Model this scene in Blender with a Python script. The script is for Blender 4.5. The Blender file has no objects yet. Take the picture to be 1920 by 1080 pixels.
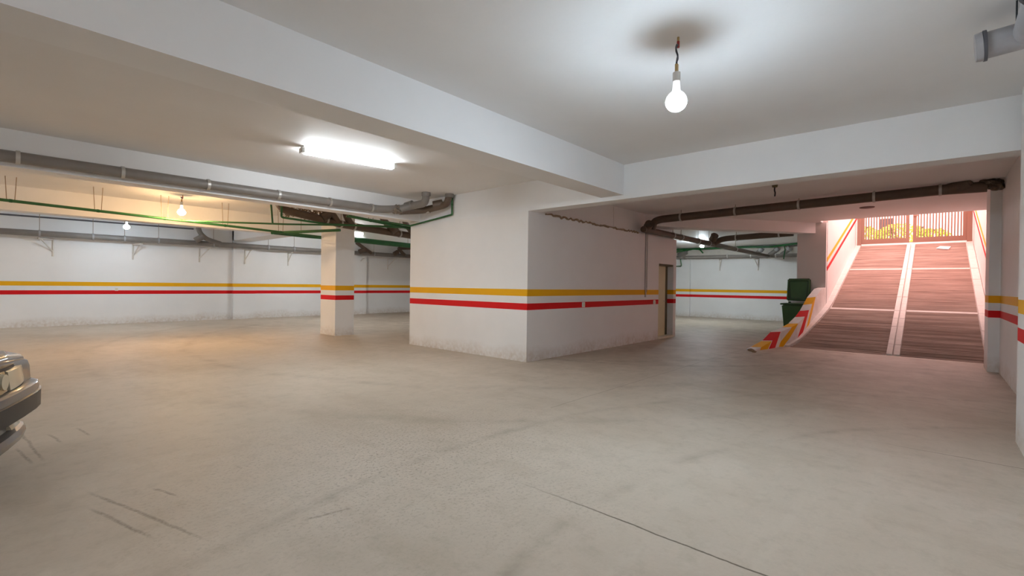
import bpy, bmesh, math, random
from mathutils import Vector, Matrix
random.seed(7)
S = bpy.context.scene
COL = S.collection

# ------------------------------------------------------------------ camera
YAW, PITCH, ROLL, FPX = 0.728902, -0.0058151, 0.0132505, 886.87
f = Vector((math.cos(YAW)*math.cos(PITCH), math.sin(YAW)*math.cos(PITCH), math.sin(PITCH)))
r = Vector((math.sin(YAW), -math.cos(YAW), 0))
u = r.cross(f)
r2 = math.cos(ROLL)*r + math.sin(ROLL)*u
u2 = -math.sin(ROLL)*r + math.cos(ROLL)*u
cam_data = bpy.data.cameras.new('camera')
cam = bpy.data.objects.new('camera', cam_data); COL.objects.link(cam)
cam_data.sensor_width = 36; cam_data.lens = 36*FPX/1920; cam_data.clip_start = .02; cam_data.clip_end = 300
mw = Matrix((r2, u2, -f)).transposed().to_4x4(); mw.translation = (0, 0, 1.35)
cam.matrix_world = mw
S.camera = cam

# ------------------------------------------------------------------ world, exposure
w = bpy.data.worlds.new('sky'); S.world = w; w.use_nodes = True
bg = w.node_tree.nodes['Background']
SKY_COLOUR, SKY_STRENGTH = (1.0, .68, .65), 4.6
bg.inputs[0].default_value = (*SKY_COLOUR, 1); bg.inputs[1].default_value = SKY_STRENGTH
vs = S.view_settings
S.display_settings.display_device = 'sRGB'
vs.view_transform = 'Standard'; vs.look = 'None'; vs.gamma = 1; vs.use_curve_mapping = False
vs.exposure = 0.38
sun_data = bpy.data.lights.new('sun', 'SUN'); sun_data.energy = 4.5; sun_data.angle = math.radians(.6); sun_data.color = (1.0, .95, .88)
sun = bpy.data.objects.new('sun', sun_data); COL.objects.link(sun)
sun.rotation_euler = Vector((.62, -.16, -.70)).to_track_quat('-Z', 'Y').to_euler()
S.cycles.max_bounces = 10; S.cycles.diffuse_bounces = 7
S.cycles.sample_clamp_indirect = 6
BULB_POWER, TUBE_POWER = 500.0, 66.0
COOL = (.72, .87, 1.0); WARM = (1.0, .62, .30); NEUTRAL = (.92, .95, 1.0)

# ------------------------------------------------------------------ material helpers
def srgb(r_, g_, b_):
    return tuple(((c/255)/12.92 if c/255 <= .04045 else ((c/255+.055)/1.055)**2.4) for c in (r_, g_, b_))
class NT:
    def __init__(self, name):
        self.m = bpy.data.materials.new(name); self.m.use_nodes = True
        self.t = self.m.node_tree; self.n = self.t.nodes; self.b = self.n['Principled BSDF']
    def new(self, ty, **k):
        x = self.n.new(ty)
        for a, v in k.items():
            if hasattr(x, a): setattr(x, a, v)
        return x
    def link(self, a, b): self.t.links.new(a, b)
    def inp(self, sock, v):
        if hasattr(v, 'is_output'): self.link(v, sock)
        else: sock.default_value = v
    def math(self, op, a, b=0.0, c=None, clamp=False):
        x = self.new('ShaderNodeMath'); x.operation = op; x.use_clamp = clamp
        self.inp(x.inputs[0], a); self.inp(x.inputs[1], b)
        if c is not None: self.inp(x.inputs[2], c)
        return x.outputs[0]
    def mix(self, fac, a, b):
        x = self.new('ShaderNodeMix'); x.data_type = 'RGBA'
        self.inp(x.inputs[0], fac)
        for s, v in ((x.inputs[6], a), (x.inputs[7], b)):
            self.inp(s, (*v, 1) if isinstance(v, tuple) else v)
        return x.outputs[2]
    def pos(self):
        g = self.new('ShaderNodeNewGeometry'); s = self.new('ShaderNodeSeparateXYZ')
        self.link(g.outputs['Position'], s.inputs[0]); return g.outputs['Position'], s.outputs
    def noise(self, vec, scale, detail=4, rough=.55, scl=None):
        if scl:
            mp = self.new('ShaderNodeMapping'); self.link(vec, mp.inputs[0]); mp.inputs['Scale'].default_value = scl; vec = mp.outputs[0]
        x = self.new('ShaderNodeTexNoise'); self.link(vec, x.inputs['Vector'])
        x.inputs['Scale'].default_value = scale; x.inputs['Detail'].default_value = detail; x.inputs['Roughness'].default_value = rough
        return x.outputs[0]
    def ramp(self, v, lo, hi):
        x = self.new('ShaderNodeMapRange'); self.inp(x.inputs[0], v)
        x.inputs[1].default_value = lo; x.inputs[2].default_value = hi; x.clamp = True
        return x.outputs[0]
    def band(self, v, lo, hi):
        return self.math('MULTIPLY', self.math('GREATER_THAN', v, lo), self.math('LESS_THAN', v, hi))
    def bump(self, h, strength, dist):
        x = self.new('ShaderNodeBump'); self.link(h, x.inputs['Height']); x.inputs['Strength'].default_value = strength; x.inputs['Distance'].default_value = dist
        self.link(x.outputs[0], self.b.inputs['Normal'])
    def fin(self, col, rough=.6, metal=0.0, spec=.5):
        self.inp(self.b.inputs['Base Color'], (*col, 1) if isinstance(col, tuple) else col)
        self.inp(self.b.inputs['Roughness'], rough); self.b.inputs['Metallic'].default_value = metal
        self.b.inputs['Specular IOR Level'].default_value = spec
        return self.m

YELLOW = srgb(236, 174, 8); RED = srgb(214, 6, 16)
def plaster(name, base, stripes=True, slope=None, dirt=True):
    k = NT(name); p, s = k.pos(); z = s[2]
    n1 = k.noise(p, 1.3, 5); n2 = k.noise(p, 14, 3)
    c = k.mix(k.ramp(n1, .3, .75), tuple(x*.97 for x in base), tuple(min(1, x*1.02) for x in base))
    if slope is not None:
        z = k.math('SUBTRACT', z, k.math('MULTIPLY', k.math('MAXIMUM', k.math('SUBTRACT', s[0], 12.5), 0.0), slope))
    if dirt:
        edge = k.math('ADD', z, k.math('MULTIPLY', k.math('SUBTRACT', n1, .5), .35))
        d = k.math('MULTIPLY', k.ramp(edge, .26, .0), k.ramp(n2, .2, .7))
        c = k.mix(k.math('MULTIPLY', d, .55), c, srgb(176, 150, 118))
    if stripes:
        c = k.mix(k.band(z, 1.160, 1.282), c, YELLOW)
        c = k.mix(k.band(z, .915, 1.032), c, RED)
    k.bump(n2, .12, .01)
    return k.fin(c, .62, spec=.3)
def plain(name, col, rough=.5, metal=0.0, spec=.5, var=.0, scale=6, bump=0):
    k = NT(name)
    if var or bump:
        g = k.new('ShaderNodeTexCoord'); n = k.noise(g.outputs['Object'], scale, 4)
        c = k.mix(k.ramp(n, .3, .7), tuple(x*(1-var) for x in col), tuple(min(1, x*(1+var)) for x in col))
        if bump: k.bump(n, bump, .01)
        return k.fin(c, rough, metal, spec)
    return k.fin(col, rough, metal, spec)
def emit(name, col, strength):
    k = NT(name); k.b.inputs['Base Color'].default_value = (.9, .9, .9, 1)
    k.b.inputs['Emission Color'].default_value = (*col, 1); k.b.inputs['Emission Strength'].default_value = strength
    return k.m

M = {}
M['wall'] = plaster('painted_plaster_wall', (.84, .835, .83))
M['rampwall'] = plaster('ramp_wall_plaster', (.80, .79, .78), slope=.33, dirt=False)
M['beam'] = plaster('white_beam_paint', (.85, .85, .85), stripes=False, dirt=False)
M['ceiling'] = plaster('white_ceiling_paint', (.82, .815, .81), stripes=False, dirt=False)

def floor_mat():
    k = NT('dusty_concrete_floor'); p, s = k.pos()
    a = k.noise(p, .35, 5, .6); b = k.noise(p, 2.2, 6, .65); c = k.noise(p, 42, 4, .75)
    st = k.noise(p, 1.0, 5, .6, (.5, 5.0, 1))                # long drag streaks
    col = k.mix(k.ramp(a, .32, .68), srgb(188, 174, 157), srgb(202, 190, 175))
    col = k.mix(k.math('MULTIPLY', k.ramp(b, .45, .75), .35), col, srgb(176, 165, 148))
    col = k.mix(k.math('MULTIPLY', k.ramp(st, .55, .8), .3), col, srgb(208, 200, 186))
    # exposed-grit patch in the middle of the bay
    dx = k.math('SUBTRACT', s[0], 2.35); dy = k.math('SUBTRACT', s[1], 3.2)
    d = k.math('SQRT', k.math('ADD', k.math('MULTIPLY', dx, dx), k.math('MULTIPLY', dy, dy)))
    patch = k.math('MULTIPLY', k.ramp(k.math('ADD', d, k.math('MULTIPLY', b, 2.0)), 3.0, 1.0), k.ramp(c, .54, .60))
    col = k.mix(k.math('MULTIPLY', patch, .6), col, srgb(112, 102, 88))
    m5 = k.noise(p, 7, 5, .7)
    col = k.mix(k.math('MULTIPLY', k.ramp(m5, .5, .72), .30), col, srgb(150, 140, 122))
    # brown dust swept against the walls and lying in clouds
    e = k.noise(p, .8, 6, .7, (1.0, .45, 1)); 
    col = k.mix(k.math('MULTIPLY', k.ramp(e, .50, .72), .55), col, srgb(158, 143, 122))
    col = k.mix(k.math('MULTIPLY', k.math('MULTIPLY', k.ramp(s[0], 4.5, 9.5), k.ramp(b, .3, .6)), .40), col, srgb(140, 122, 104))
    # curving tyre tracks towards the ramp
    def arc(cx, cy, r0, wd, f):
        ex = k.math('SUBTRACT', s[0], cx); ey = k.math('SUBTRACT', s[1], cy)
        rr = k.math('SQRT', k.math('ADD', k.math('MULTIPLY', ex, ex), k.math('MULTIPLY', ey, ey)))
        rr = k.math('ADD', rr, k.math('MULTIPLY', a, .5))
        return k.math('MULTIPLY', k.math('MULTIPLY', k.ramp(k.math('ABSOLUTE', k.math('SUBTRACT', rr, r0)), wd, 0), f), k.ramp(b, .35, .65))
    for cx, cy, r0, wd, fc in ((10.5, 9.5, 8.2, .16, .32), (10.5, 9.5, 9.7, .16, .28), (2.6, -3.4, 5.2, .08, .35), (2.6, -3.4, 6.6, .08, .35), (12, 6.5, 5.4, .13, .5), (11.5, 7.5, 5.2, .12, .45)):
        col = k.mix(arc(cx, cy, r0, wd, fc), col, srgb(128, 116, 100))
    # straight skid marks near the car
    for xa_, ya_, xb_, yb_ in ((.44, 4.05, .80, 2.75), (.42, 3.73, .61, 3.0), (.22, 6.09, .31, 4.86), (.18, 5.45, .25, 4.87), (.38, 5.76, .45, 5.34), (.57, 5.82, .63, 5.42), (.74, 3.78, .82, 3.51), (1.2, 2.66, 1.5, 2.58)):
        cx, cy, ln = (xa_+xb_)/2, (ya_+yb_)/2, math.hypot(xb_-xa_, yb_-ya_)/2; ux, uy = (xb_-xa_)/ln/2, (yb_-ya_)/ln/2
        ex = k.math('SUBTRACT', s[0], cx); ey = k.math('SUBTRACT', s[1], cy)
        al = k.math('ADD', k.math('MULTIPLY', ex, ux), k.math('MULTIPLY', ey, uy))
        ac = k.math('ADD', k.math('MULTIPLY', ex, -uy), k.math('MULTIPLY', ey, ux))
        ac = k.math('ADD', ac, k.math('MULTIPLY', k.math('SUBTRACT', b, .5), .05))
        mk = k.math('MULTIPLY', k.ramp(k.math('ABSOLUTE', ac), .016, .004), k.ramp(k.math('ABSOLUTE', al), ln, ln*.6))
        col = k.mix(k.math('MULTIPLY', k.math('MULTIPLY', mk, k.ramp(c, .3, .55)), .55), col, srgb(112, 98, 82))
    # thin contraction joints (wavering hairlines)
    wav = k.math('MULTIPLY', k.math('SUBTRACT', b, .5), .05)
    for X0, ymin, ymax, fc in ((2.46, -.8, 2.15, .95), (5.3, -.9, .6, .7), (7.6, -.9, 3.2, .5)):
        ln = k.ramp(k.math('ABSOLUTE', k.math('SUBTRACT', k.math('ADD', s[0], wav), X0)), .009, .003)
        col = k.mix(k.math('MULTIPLY', k.math('MULTIPLY', ln, k.math('MULTIPLY', k.ramp(s[1], ymax, ymax-.8), k.math('GREATER_THAN', s[1], ymin))), fc), col, srgb(92, 80, 66))
    for Y0, xmin, xmax, fc in ((3.15, 4.2, 12, .35),):
        ln = k.ramp(k.math('ABSOLUTE', k.math('SUBTRACT', k.math('ADD', s[1], wav), Y0)), .012, .003)
        col = k.mix(k.math('MULTIPLY', k.math('MULTIPLY', ln, k.band(s[0], xmin, xmax)), fc), col, srgb(104, 90, 74))
    col = k.mix(k.math('MULTIPLY', k.ramp(c, .3, .7), .10), col, srgb(128, 118, 102))
    h = k.math('ADD', k.math('MULTIPLY', c, .3), b); k.bump(h, .18, .01)
    return k.fin(col, k.ramp(a, .0, 1.6), spec=.25)
M['floor'] = floor_mat()
for nd in M['floor'].node_tree.nodes:
    pass
M['floor'].node_tree.links.remove(M['floor'].node_tree.nodes['Principled BSDF'].inputs['Roughness'].links[0])
M['floor'].node_tree.nodes['Principled BSDF'].inputs['Roughness'].default_value = .55

def ramp_mat():
    k = NT('grooved_ramp_concrete'); p, s = k.pos()
    st = k.noise(p, 1.0, 6, .65, (22, .9, 1)); b = k.noise(p, .9, 4)
    col = k.mix(k.ramp(st, .35, .7), srgb(128, 108, 98), srgb(182, 160, 148))
    col = k.mix(k.math('MULTIPLY', k.ramp(b, .4, .7), .35), col, srgb(136, 114, 102))
    k.bump(st, .3, .02)
    return k.fin(col, .75, spec=.2)
M['ramp'] = ramp_mat()
M['kerb'] = plain('pale_kerb_concrete', srgb(214, 206, 200), .7, var=.07, scale=9, bump=.2)
def curb_mat():   # chevron-painted parapet: diagonal stripes in plan
    k = NT('striped_parapet_paint'); p, s = k.pos()
    g = k.new('ShaderNodeAttribute'); g.attribute_name = 'run'; t = g.outputs['Fac']
    n = k.noise(p, 5, 4)
    c = k.mix(k.ramp(n, .3, .7), (.70, .67, .64), (.82, .80, .78))
    for lo, hi, cc in ((11.40, 11.88, YELLOW), (11.92, 12.40, RED), (12.72, 12.98, YELLOW), (13.42, 13.78, RED), (14.04, 14.34, YELLOW)):
        c = k.mix(k.band(t, lo, hi), c, cc)
    d = k.ramp(k.noise(p, 18, 4), .62, .75)
    c = k.mix(k.math('MULTIPLY', d, .3), c, srgb(150, 130, 110))
    return k.fin(c, .6, spec=.3)
M['curb'] = curb_mat()
M['pvc'] = plain('grey_pvc', srgb(126, 120, 115), .42, var=.08, scale=5)
M['pvc_dark'] = plain('dusty_grey_pvc', srgb(96, 80, 67), .5, var=.12, scale=5)
M['pvc_light'] = plain('pale_grey_pvc', srgb(160, 158, 160), .35, var=.1, scale=8)
M['foil'] = plain('ragged_joint_sealant', srgb(134, 122, 108), .45, metal=.3, var=.35, scale=18, bump=.6)
M['steel'] = plain('galvanised_steel', srgb(196, 194, 190), .35, metal=.7)
M['rod'] = plain('rusty_hanger_wire', srgb(150, 132, 112), .6, metal=.2)
M['green'] = plain('green_plastic_pipe', srgb(44, 100, 54), .45, var=.12)
M['green_dark'] = plain('dark_green_plastic_pipe', srgb(20, 88, 40), .45, var=.12)
M['darkpipe'] = plain('dark_grey_conduit', srgb(84, 84, 90), .5)
M['bracket'] = plain('painted_white_bracket', srgb(214, 208, 200), .55)
M['white_plastic'] = plain('white_plastic', srgb(232, 232, 228), .35)
M['black'] = plain('black_insulation', srgb(40, 42, 48), .5)
M['red_tape'] = plain('red_insulating_tape', srgb(168, 60, 56), .5)
M['brass'] = plain('brass_terminal', srgb(186, 160, 110), .35, metal=.6)
M['bulb_cool'] = emit('cool_lit_bulb', COOL, BULB_POWER)
M['bulb_warm'] = emit('warm_lit_bulb', WARM, BULB_POWER*1.5)
M['bulb_far'] = emit('far_cool_lit_bulb', COOL, BULB_POWER*.75)
M['bulb_back'] = emit('back_area_lit_bulb', (.80, .93, 1.0), BULB_POWER*1.7)
M['globe_top'] = emit('milky_globe_top', (.9, .96, 1.0), .9)
M['tube'] = emit('lit_fluorescent_diffuser', (.90, .96, 1.0), TUBE_POWER)
M['tube_far'] = emit('far_lit_fluorescent_diffuser', (.95, .98, 1.0), TUBE_POWER*.3)
M['bulb_fill'] = emit('added_fill_bulb', NEUTRAL, BULB_POWER*.75)  # glow of the unseen bulbs added for ambient fill
M['door'] = plain('cream_door_paint', srgb(214, 204, 166), .4, var=.03)
M['door_dark'] = plain('olive_edge_and_gap_shade', srgb(96, 88, 58), .5)
M['sill'] = plain('pale_sill_stone', srgb(222, 216, 196), .5)
M['bin'] = plain('green_bin_plastic', srgb(62, 100, 56), .38, var=.08, scale=4)
M['bin_dark'] = plain('dark_green_bin_rim', srgb(46, 78, 42), .38)
M['rubber'] = plain('black_rubber', srgb(26, 26, 26), .7)
M['gate'] = plain('brown_gate_paint', srgb(150, 122, 108), .5)
M['paper'] = plain('white_paper', srgb(240, 240, 240), .7)
M['debris'] = plain('mortar_rubble', srgb(150, 128, 104), .9, var=.2, scale=20, bump=.6)
M['hole'] = plain('grey_junction_cover', srgb(120, 92, 88), .7)
M['leaf'] = plain('sunlit_leaf', (.42, .58, .07), .5, var=.3, scale=3)
M['bark'] = plain('bark', srgb(96, 78, 60), .9)
M['street'] = plain('street_paving', srgb(190, 184, 176), .8, var=.06)
M['render_white'] = plain('white_render', (.8, .8, .79), .8)
M['render_grey'] = plain('grey_render', srgb(190, 190, 192), .8)
M['render_pink'] = plain('salmon_render', srgb(198, 128, 108), .8)
M['glass'] = plain('dark_window_glass', srgb(60, 66, 72), .1, spec=.8)
M['timber'] = plain('brown_timber', srgb(120, 88, 66), .7)

# ------------------------------------------------------------------ geometry helpers
def finish(name, bm, mat, parent=None, smooth=False, autosmooth=None):
    bmesh.ops.recalc_face_normals(bm, faces=bm.faces[:])
    me = bpy.data.meshes.new(name); bm.to_mesh(me); bm.free()
    me.materials.append(mat if not isinstance(mat, str) else M[mat])
    o = bpy.data.objects.new(name, me); COL.objects.link(o)
    if smooth:
        me.polygons.foreach_set('use_smooth', [True]*len(me.polygons))
        me.set_sharp_from_angle(angle=math.radians(autosmooth or 40))
    if parent: o.parent = parent
    return o
def tag(o, label=None, cat=None, group=None, kind=None):
    if label: o['label'] = label
    if cat: o['category'] = cat
    if group: o['group'] = group
    if kind: o['kind'] = kind
    return o
def thing(name, label, cat, loc=(0, 0, 0), group=None, rz=0):
    o = bpy.data.objects.new(name, None); COL.objects.link(o); o.location = loc; o.rotation_euler.z = rz
    o.empty_display_size = .1
    return tag(o, label, cat, group)
def box(bm, x0, x1, y0, y1, z0, z1, bev=0):
    v = [bm.verts.new(p) for p in ((x0,y0,z0),(x1,y0,z0),(x1,y1,z0),(x0,y1,z0),(x0,y0,z1),(x1,y0,z1),(x1,y1,z1),(x0,y1,z1))]
    fs = [bm.faces.new([v[i] for i in q]) for q in ((3,2,1,0),(4,5,6,7),(0,1,5,4),(1,2,6,5),(2,3,7,6),(3,0,4,7))]
    if bev:
        es = list({e for fc in fs for e in fc.edges})
        bmesh.ops.bevel(bm, geom=es, offset=bev, segments=2, affect='EDGES', profile=.5)
    return bm
def B(*a, **k): return box(bmesh.new(), *a, **k)
def cyl(bm, a, b, ra, rb=None, seg=14, caps=True):
    a, b = Vector(a), Vector(b); rb = ra if rb is None else rb
    d = (b-a).normalized(); x = d.orthogonal().normalized(); y = d.cross(x)
    ra_, rb_ = [], []
    for i in range(seg):
        t = 2*math.pi*i/seg; q = math.cos(t)*x + math.sin(t)*y
        ra_.append(bm.verts.new(a+q*ra)); rb_.append(bm.verts.new(b+q*rb))
    for i in range(seg):
        j = (i+1) % seg; bm.faces.new((ra_[i], ra_[j], rb_[j], rb_[i]))
    if caps: bm.faces.new(ra_[::-1]); bm.faces.new(rb_)
    return bm
def fillet(pts, rad, n=5):
    pts = [Vector(p) for p in pts]; out = [pts[0]]
    for i in range(1, len(pts)-1):
        a, b, c = pts[i-1], pts[i], pts[i+1]
        la, lc = (a-b).length, (c-b).length; t = min(rad, la*.45, lc*.45)
        p, q = b+(a-b).normalized()*t, b+(c-b).normalized()*t
        for k in range(n+1):
            s = k/n; out.append(p*(1-s)**2 + b*2*s*(1-s) + q*s*s)
    out.append(pts[-1]); return out
def tube(bm, pts, rad, seg=12, fil=0.0):
    p = fillet(pts, fil) if fil else [Vector(q) for q in pts]
    d = (p[1]-p[0]).normalized(); x = d.orthogonal().normalized(); rings = []
    for i, q in enumerate(p):
        t = (p[min(i+1, len(p)-1)]-p[max(i-1, 0)]).normalized()
        x = (x - t*x.dot(t)).normalized(); y = t.cross(x)
        rr = rad(i/(len(p)-1)) if callable(rad) else rad
        rings.append([bm.verts.new(q + rr*(math.cos(2*math.pi*k/seg)*x + math.sin(2*math.pi*k/seg)*y)) for k in range(seg)])
    for a, b in zip(rings, rings[1:]):
        for k in range(seg):
            j = (k+1) % seg; bm.faces.new((a[k], a[j], b[j], b[k]))
    bm.faces.new(rings[0][::-1]); bm.faces.new(rings[-1])
    return bm
def T(pts, rad, seg=12, fil=0.0): return tube(bmesh.new(), pts, rad, seg, fil)
def sphere(bm, c, rx, ry=None, rz=None, u_=20, v_=12):
    ry = ry or rx; rz = rz or rx
    bmesh.ops.create_uvsphere(bm, u_segments=u_, v_segments=v_, radius=1, matrix=Matrix.Translation(c) @ Matrix.Diagonal((rx, ry, rz, 1)))
    return bm
def lathe(bm, prof, c=(0, 0, 0), seg=20):
    rings = []
    for rr, z in prof:
        rings.append([bm.verts.new((c[0]+rr*math.cos(2*math.pi*k/seg), c[1]+rr*math.sin(2*math.pi*k/seg), c[2]+z)) for k in range(seg)])
    for a, b in zip(rings, rings[1:]):
        for k in range(seg): j = (k+1) % seg; bm.faces.new((a[k], a[j], b[j], b[k]))
    bm.faces.new(rings[0][::-1]); bm.faces.new(rings[-1])
    return bm
def struct(name, bm, mat, label=None, parent=None):
    o = finish(name, bm, mat, parent)
    if parent is None: o['kind'] = 'structure'
    if label: o['label'] = label
    return o

# ------------------------------------------------------------------ the shell
ZC = 3.17
XL, XR, YN, YF = -7.0, 22.2, -.82, 18.85
XS = 14.9                       # the ceiling slab ends here above the ramp
struct('floor', B(XL-.3, XR+.3, -1.2, YF+.3, -.25, 0), 'floor', 'dusty beige concrete garage floor')
bm = B(XL-.3, XS, -1.2, YF+.3, ZC, ZC+.3); box(bm, XS, XR+.3, 2.3, YF+.3, ZC, ZC+.3)
struct('ceiling', bm, 'ceiling', 'white painted ceiling slab')
struct('wall_upper', B(XL-.3, XS, -1.2, YF+.3, ZC+.3, 12.5), 'render_pink', 'storeys of the building standing over the garage')
struct('wall_left', B(XL-.3, XL, -1.2, YF+.3, 0, ZC), 'wall')
struct('wall_far', B(XL, XR, YF, YF+.3, 0, ZC), 'wall', 'white far wall with a yellow and a red stripe')
struct('wall_back', B(XR, XR+.3, 2.39, YF, 0, ZC), 'wall', 'white end wall with stripes behind the green bin')
struct('wall_right', B(XL, 12.0, YN-.3, YN, 0, ZC), 'wall', 'white right wall with a yellow and a red stripe')
# ramp retaining walls
struct('wall_ramp_left', B(15.35, 22.2, 2.19, 2.39, 0, 4.7), 'rampwall', 'white ramp wall with sloping stripes beside the gate')
struct('wall_ramp_right', B(12.0, 23.0, -1.15, -.92, 0, 4.7), 'rampwall', 'right ramp wall with sloping stripes')
# beams
def beam(x0, x1, y0, y1, z0, label, z1=ZC): return struct('beam', B(x0, x1, y0, y1, z0, z1), 'beam', label)
beam(XL, 6.38, 3.48, 3.87, 2.72, 'white ceiling beam running diagonally across the picture')
beam(6.373, 6.655, YN, 5.6, 2.66, 'white ceiling beam in front of the ramp')
beam(XL, 6.40, 8.42, 8.74, 2.715, 'white ceiling beam carrying the long grey drain pipe')
beam(XL, XR, 13.45, 13.8, 2.69, 'tan lit ceiling beam behind the green pipe')
beam(5.98, 6.6, 13.8, YF, 2.82, 'ceiling beam meeting the far wall pilaster')
bm = bmesh.new()     # skew beam from the core to the ramp pillar
v = [bm.verts.new(p) for z in (2.885, ZC) for p in ((11.0, 5.42, z), (15.2, 2.45, z), (15.4, 2.72, z), (11.3, 5.9, z))]
for q in ((3,2,1,0),(4,5,6,7),(0,1,5,4),(1,2,6,5),(2,3,7,6),(3,0,4,7)): bm.faces.new([v[i] for i in q])
struct('beam', bm, 'beam', 'oblique ceiling beam between white core and ramp pillar')
# core with door recess
CX0, CX1, CY0, CY1 = 6.373, 12.77, 5.33, 8.75
bm = B(CX0, 11.67, CY0, CY1, 0, 2.66); box(bm, 11.67, CX1, CY0+.2, CY1, 0, 2.66)
box(bm, 12.6, CX1, CY0, CY0+.2, 0, 2.66); box(bm, 11.67, 12.6, CY0, CY0+.2, 1.965, 2.66)
core = struct('wall_core', bm, 'wall', 'white striped block of rooms in the middle of the garage')
struct('beam', B(6.655, 9.46, CY0+.085, CY1, 2.66, ZC), 'beam', 'set-back beam on top of the white block', parent=core)
struct('beam', B(9.475, 11.05, CY0+.085, CY1, 2.66, ZC), 'beam', None, parent=core)
struct('beam', B(11.065, CX1, CY0+.085, CY1, 2.66, ZC), 'beam', None, parent=core)
struct('beam', B(CX0+.003, 6.655, 5.6, CY1, 2.66, ZC), 'beam', None, parent=core)
# mortar ledge along the top of the core face
bm = bmesh.new(); prev = None
rng = random.Random(3)
pts = []
for i in range(60):
    x = 6.85 + i*(10.5-6.85)/59
    pts.append((x, CY0-.004+rng.uniform(-.012, .004), 2.655+rng.uniform(-.02, .02), rng.uniform(.016, .034)))
for p, q in zip(pts, pts[1:]):
    cyl(bm, p[:3], q[:3], p[3]*.7, q[3]*.7, 6)
struct('mortar_ledge', bm, 'debris', 'rough dirty mortar edge', parent=core)
# pillars and pilasters
def pillar(x0, x1, y0, y1, z1, label): return struct('pillar', B(x0, x1, y0, y1, 0, z1), 'wall', label)
pillar(5.98, 6.50, 11.36, 12.14, ZC, 'free-standing white pillar with stripes left of the core')
pillar(11.27, 12.0, -1.0, -.68, ZC, 'white striped pillar at the right foot of the ramp')
pillar(5.55, 6.22, YN-.05, -.565, ZC, 'white striped pillar cut by the right edge of the picture')
pil = B(15.2, 15.75, 2.2, 2.88, 0, ZC)
struct('pillar', pil, plaster('ramp_pillar_plaster', (.72, .70, .68), stripes=False, dirt=False), 'grey-white pillar behind the bin at the ramp side')
struct('trim_1', B(5.98, 6.72, 18.70, YF, 0, ZC), 'wall', 'shallow pilaster on the far wall left of the pillar')
struct('trim_2', B(10.5, 11.28, 18.68, YF, 0, ZC), 'wall', 'shallow pilaster on the far wall right of the pillar')
struct('trim_3', B(22.05, XR, 8.55, 9.4, 0, ZC), 'wall', 'shallow pilaster on the end wall')

# ------------------------------------------------------------------ ramp
X0, SL = 12.5, .33
XG = 21.5
def rz(x): return SL*(x-X0)
ramp = bpy.data.objects.new('ramp', None); COL.objects.link(ramp); ramp['kind'] = 'structure'; ramp['label'] = 'grooved concrete car ramp rising to the gate'
bm = bmesh.new()                                        # the solid slab under the panels
prof = [(X0, -.02), (XG+.3, rz(XG+.3)-.02), (XG+.3, rz(XG+.3)-.3), (X0+.9, -.1)]
a = [bm.verts.new((x, -.92, z)) for x, z in prof]; b = [bm.verts.new((x, 2.24, z)) for x, z in prof]
bm.faces.new(a); bm.faces.new(b[::-1])
for i in range(4): j = (i+1) % 4; bm.faces.new((a[i], a[j], b[j], b[i]))
finish('ramp_slab', bm, 'kerb', ramp)
YM = .62                                                # middle kerb line
rows = [(X0+.02, 15.03), (15.12, 18.5), (18.6, XG-.04)]
rg = random.Random(5)
def left_edge(x):   # the foot of the ramp flares out on the left
    pts_ = ((12.5, 2.5), (12.77, 2.36), (13.4, 2.28), (14.2, 2.16), (15.2, 2.05), (22, 2.02))
    for (xa, ya), (xb, yb) in zip(pts_, pts_[1:]):
        if xa <= x <= xb: return ya+(yb-ya)*(x-xa)/(xb-xa)
    return 2.02
for xa, xb in rows:
    n = int((xb-xa)/.075)
    for side in (0, 1):
        bm = bmesh.new(); prev = None
        for i in range(n*2+1):
            x = xa+(xb-xa)*i/(n*2)
            z = rz(x) + (.0 if i % 2 else -.014) + rg.uniform(-.003, .003)
            if i in (0, n*2): z = rz(x)
            y0, y1 = (-.74, YM-.115) if side == 0 else (YM+.115, left_edge(x))
            cur = [bm.verts.new((x, y0, z)), bm.verts.new((x, y1, z)), bm.verts.new((x, y1, rz(x)-.05)), bm.verts.new((x, y0, rz(x)-.05))]
            if prev:
                for q in range(4): t = (q+1) % 4; bm.faces.new((prev[q], prev[t], cur[t], cur[q]))
            else: bm.faces.new(cur)
            prev = cur
        bm.faces.new(prev[::-1])
        finish('ramp_panel', bm, 'ramp', ramp)
def slope_box(x0, x1, y0, y1, h, y0b=None, y1b=None):
    bm = bmesh.new(); y0b = y0 if y0b is None else y0b; y1b = y1 if y1b is None else y1b
    lo = [bm.verts.new(p) for p in ((x0, y0, rz(x0)-.06), (x1, y0b, rz(x1)-.06), (x1, y1b, rz(x1)-.06), (x0, y1, rz(x0)-.06))]
    hi = [bm.verts.new(p) for p in ((x0, y0, rz(x0)+h), (x1, y0b, rz(x1)+h), (x1, y1b, rz(x1)+h), (x0, y1, rz(x0)+h))]
    bm.faces.new(lo[::-1]); bm.faces.new(hi)
    for i in range(4): j = (i+1) % 4; bm.faces.new((lo[i], lo[j], hi[j], hi[i]))
    return bm
for (xa, xb), (xc, xd) in zip(rows, rows[1:]):
    finish('joint_strip', slope_box(xb+.004, xc-.004, -.74, YM-.115, .004), 'kerb', ramp)
    finish('joint_strip', slope_box(xb+.004, xc-.004, YM+.115, left_edge(xb), .004), 'kerb', ramp)
nst = 18
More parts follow.
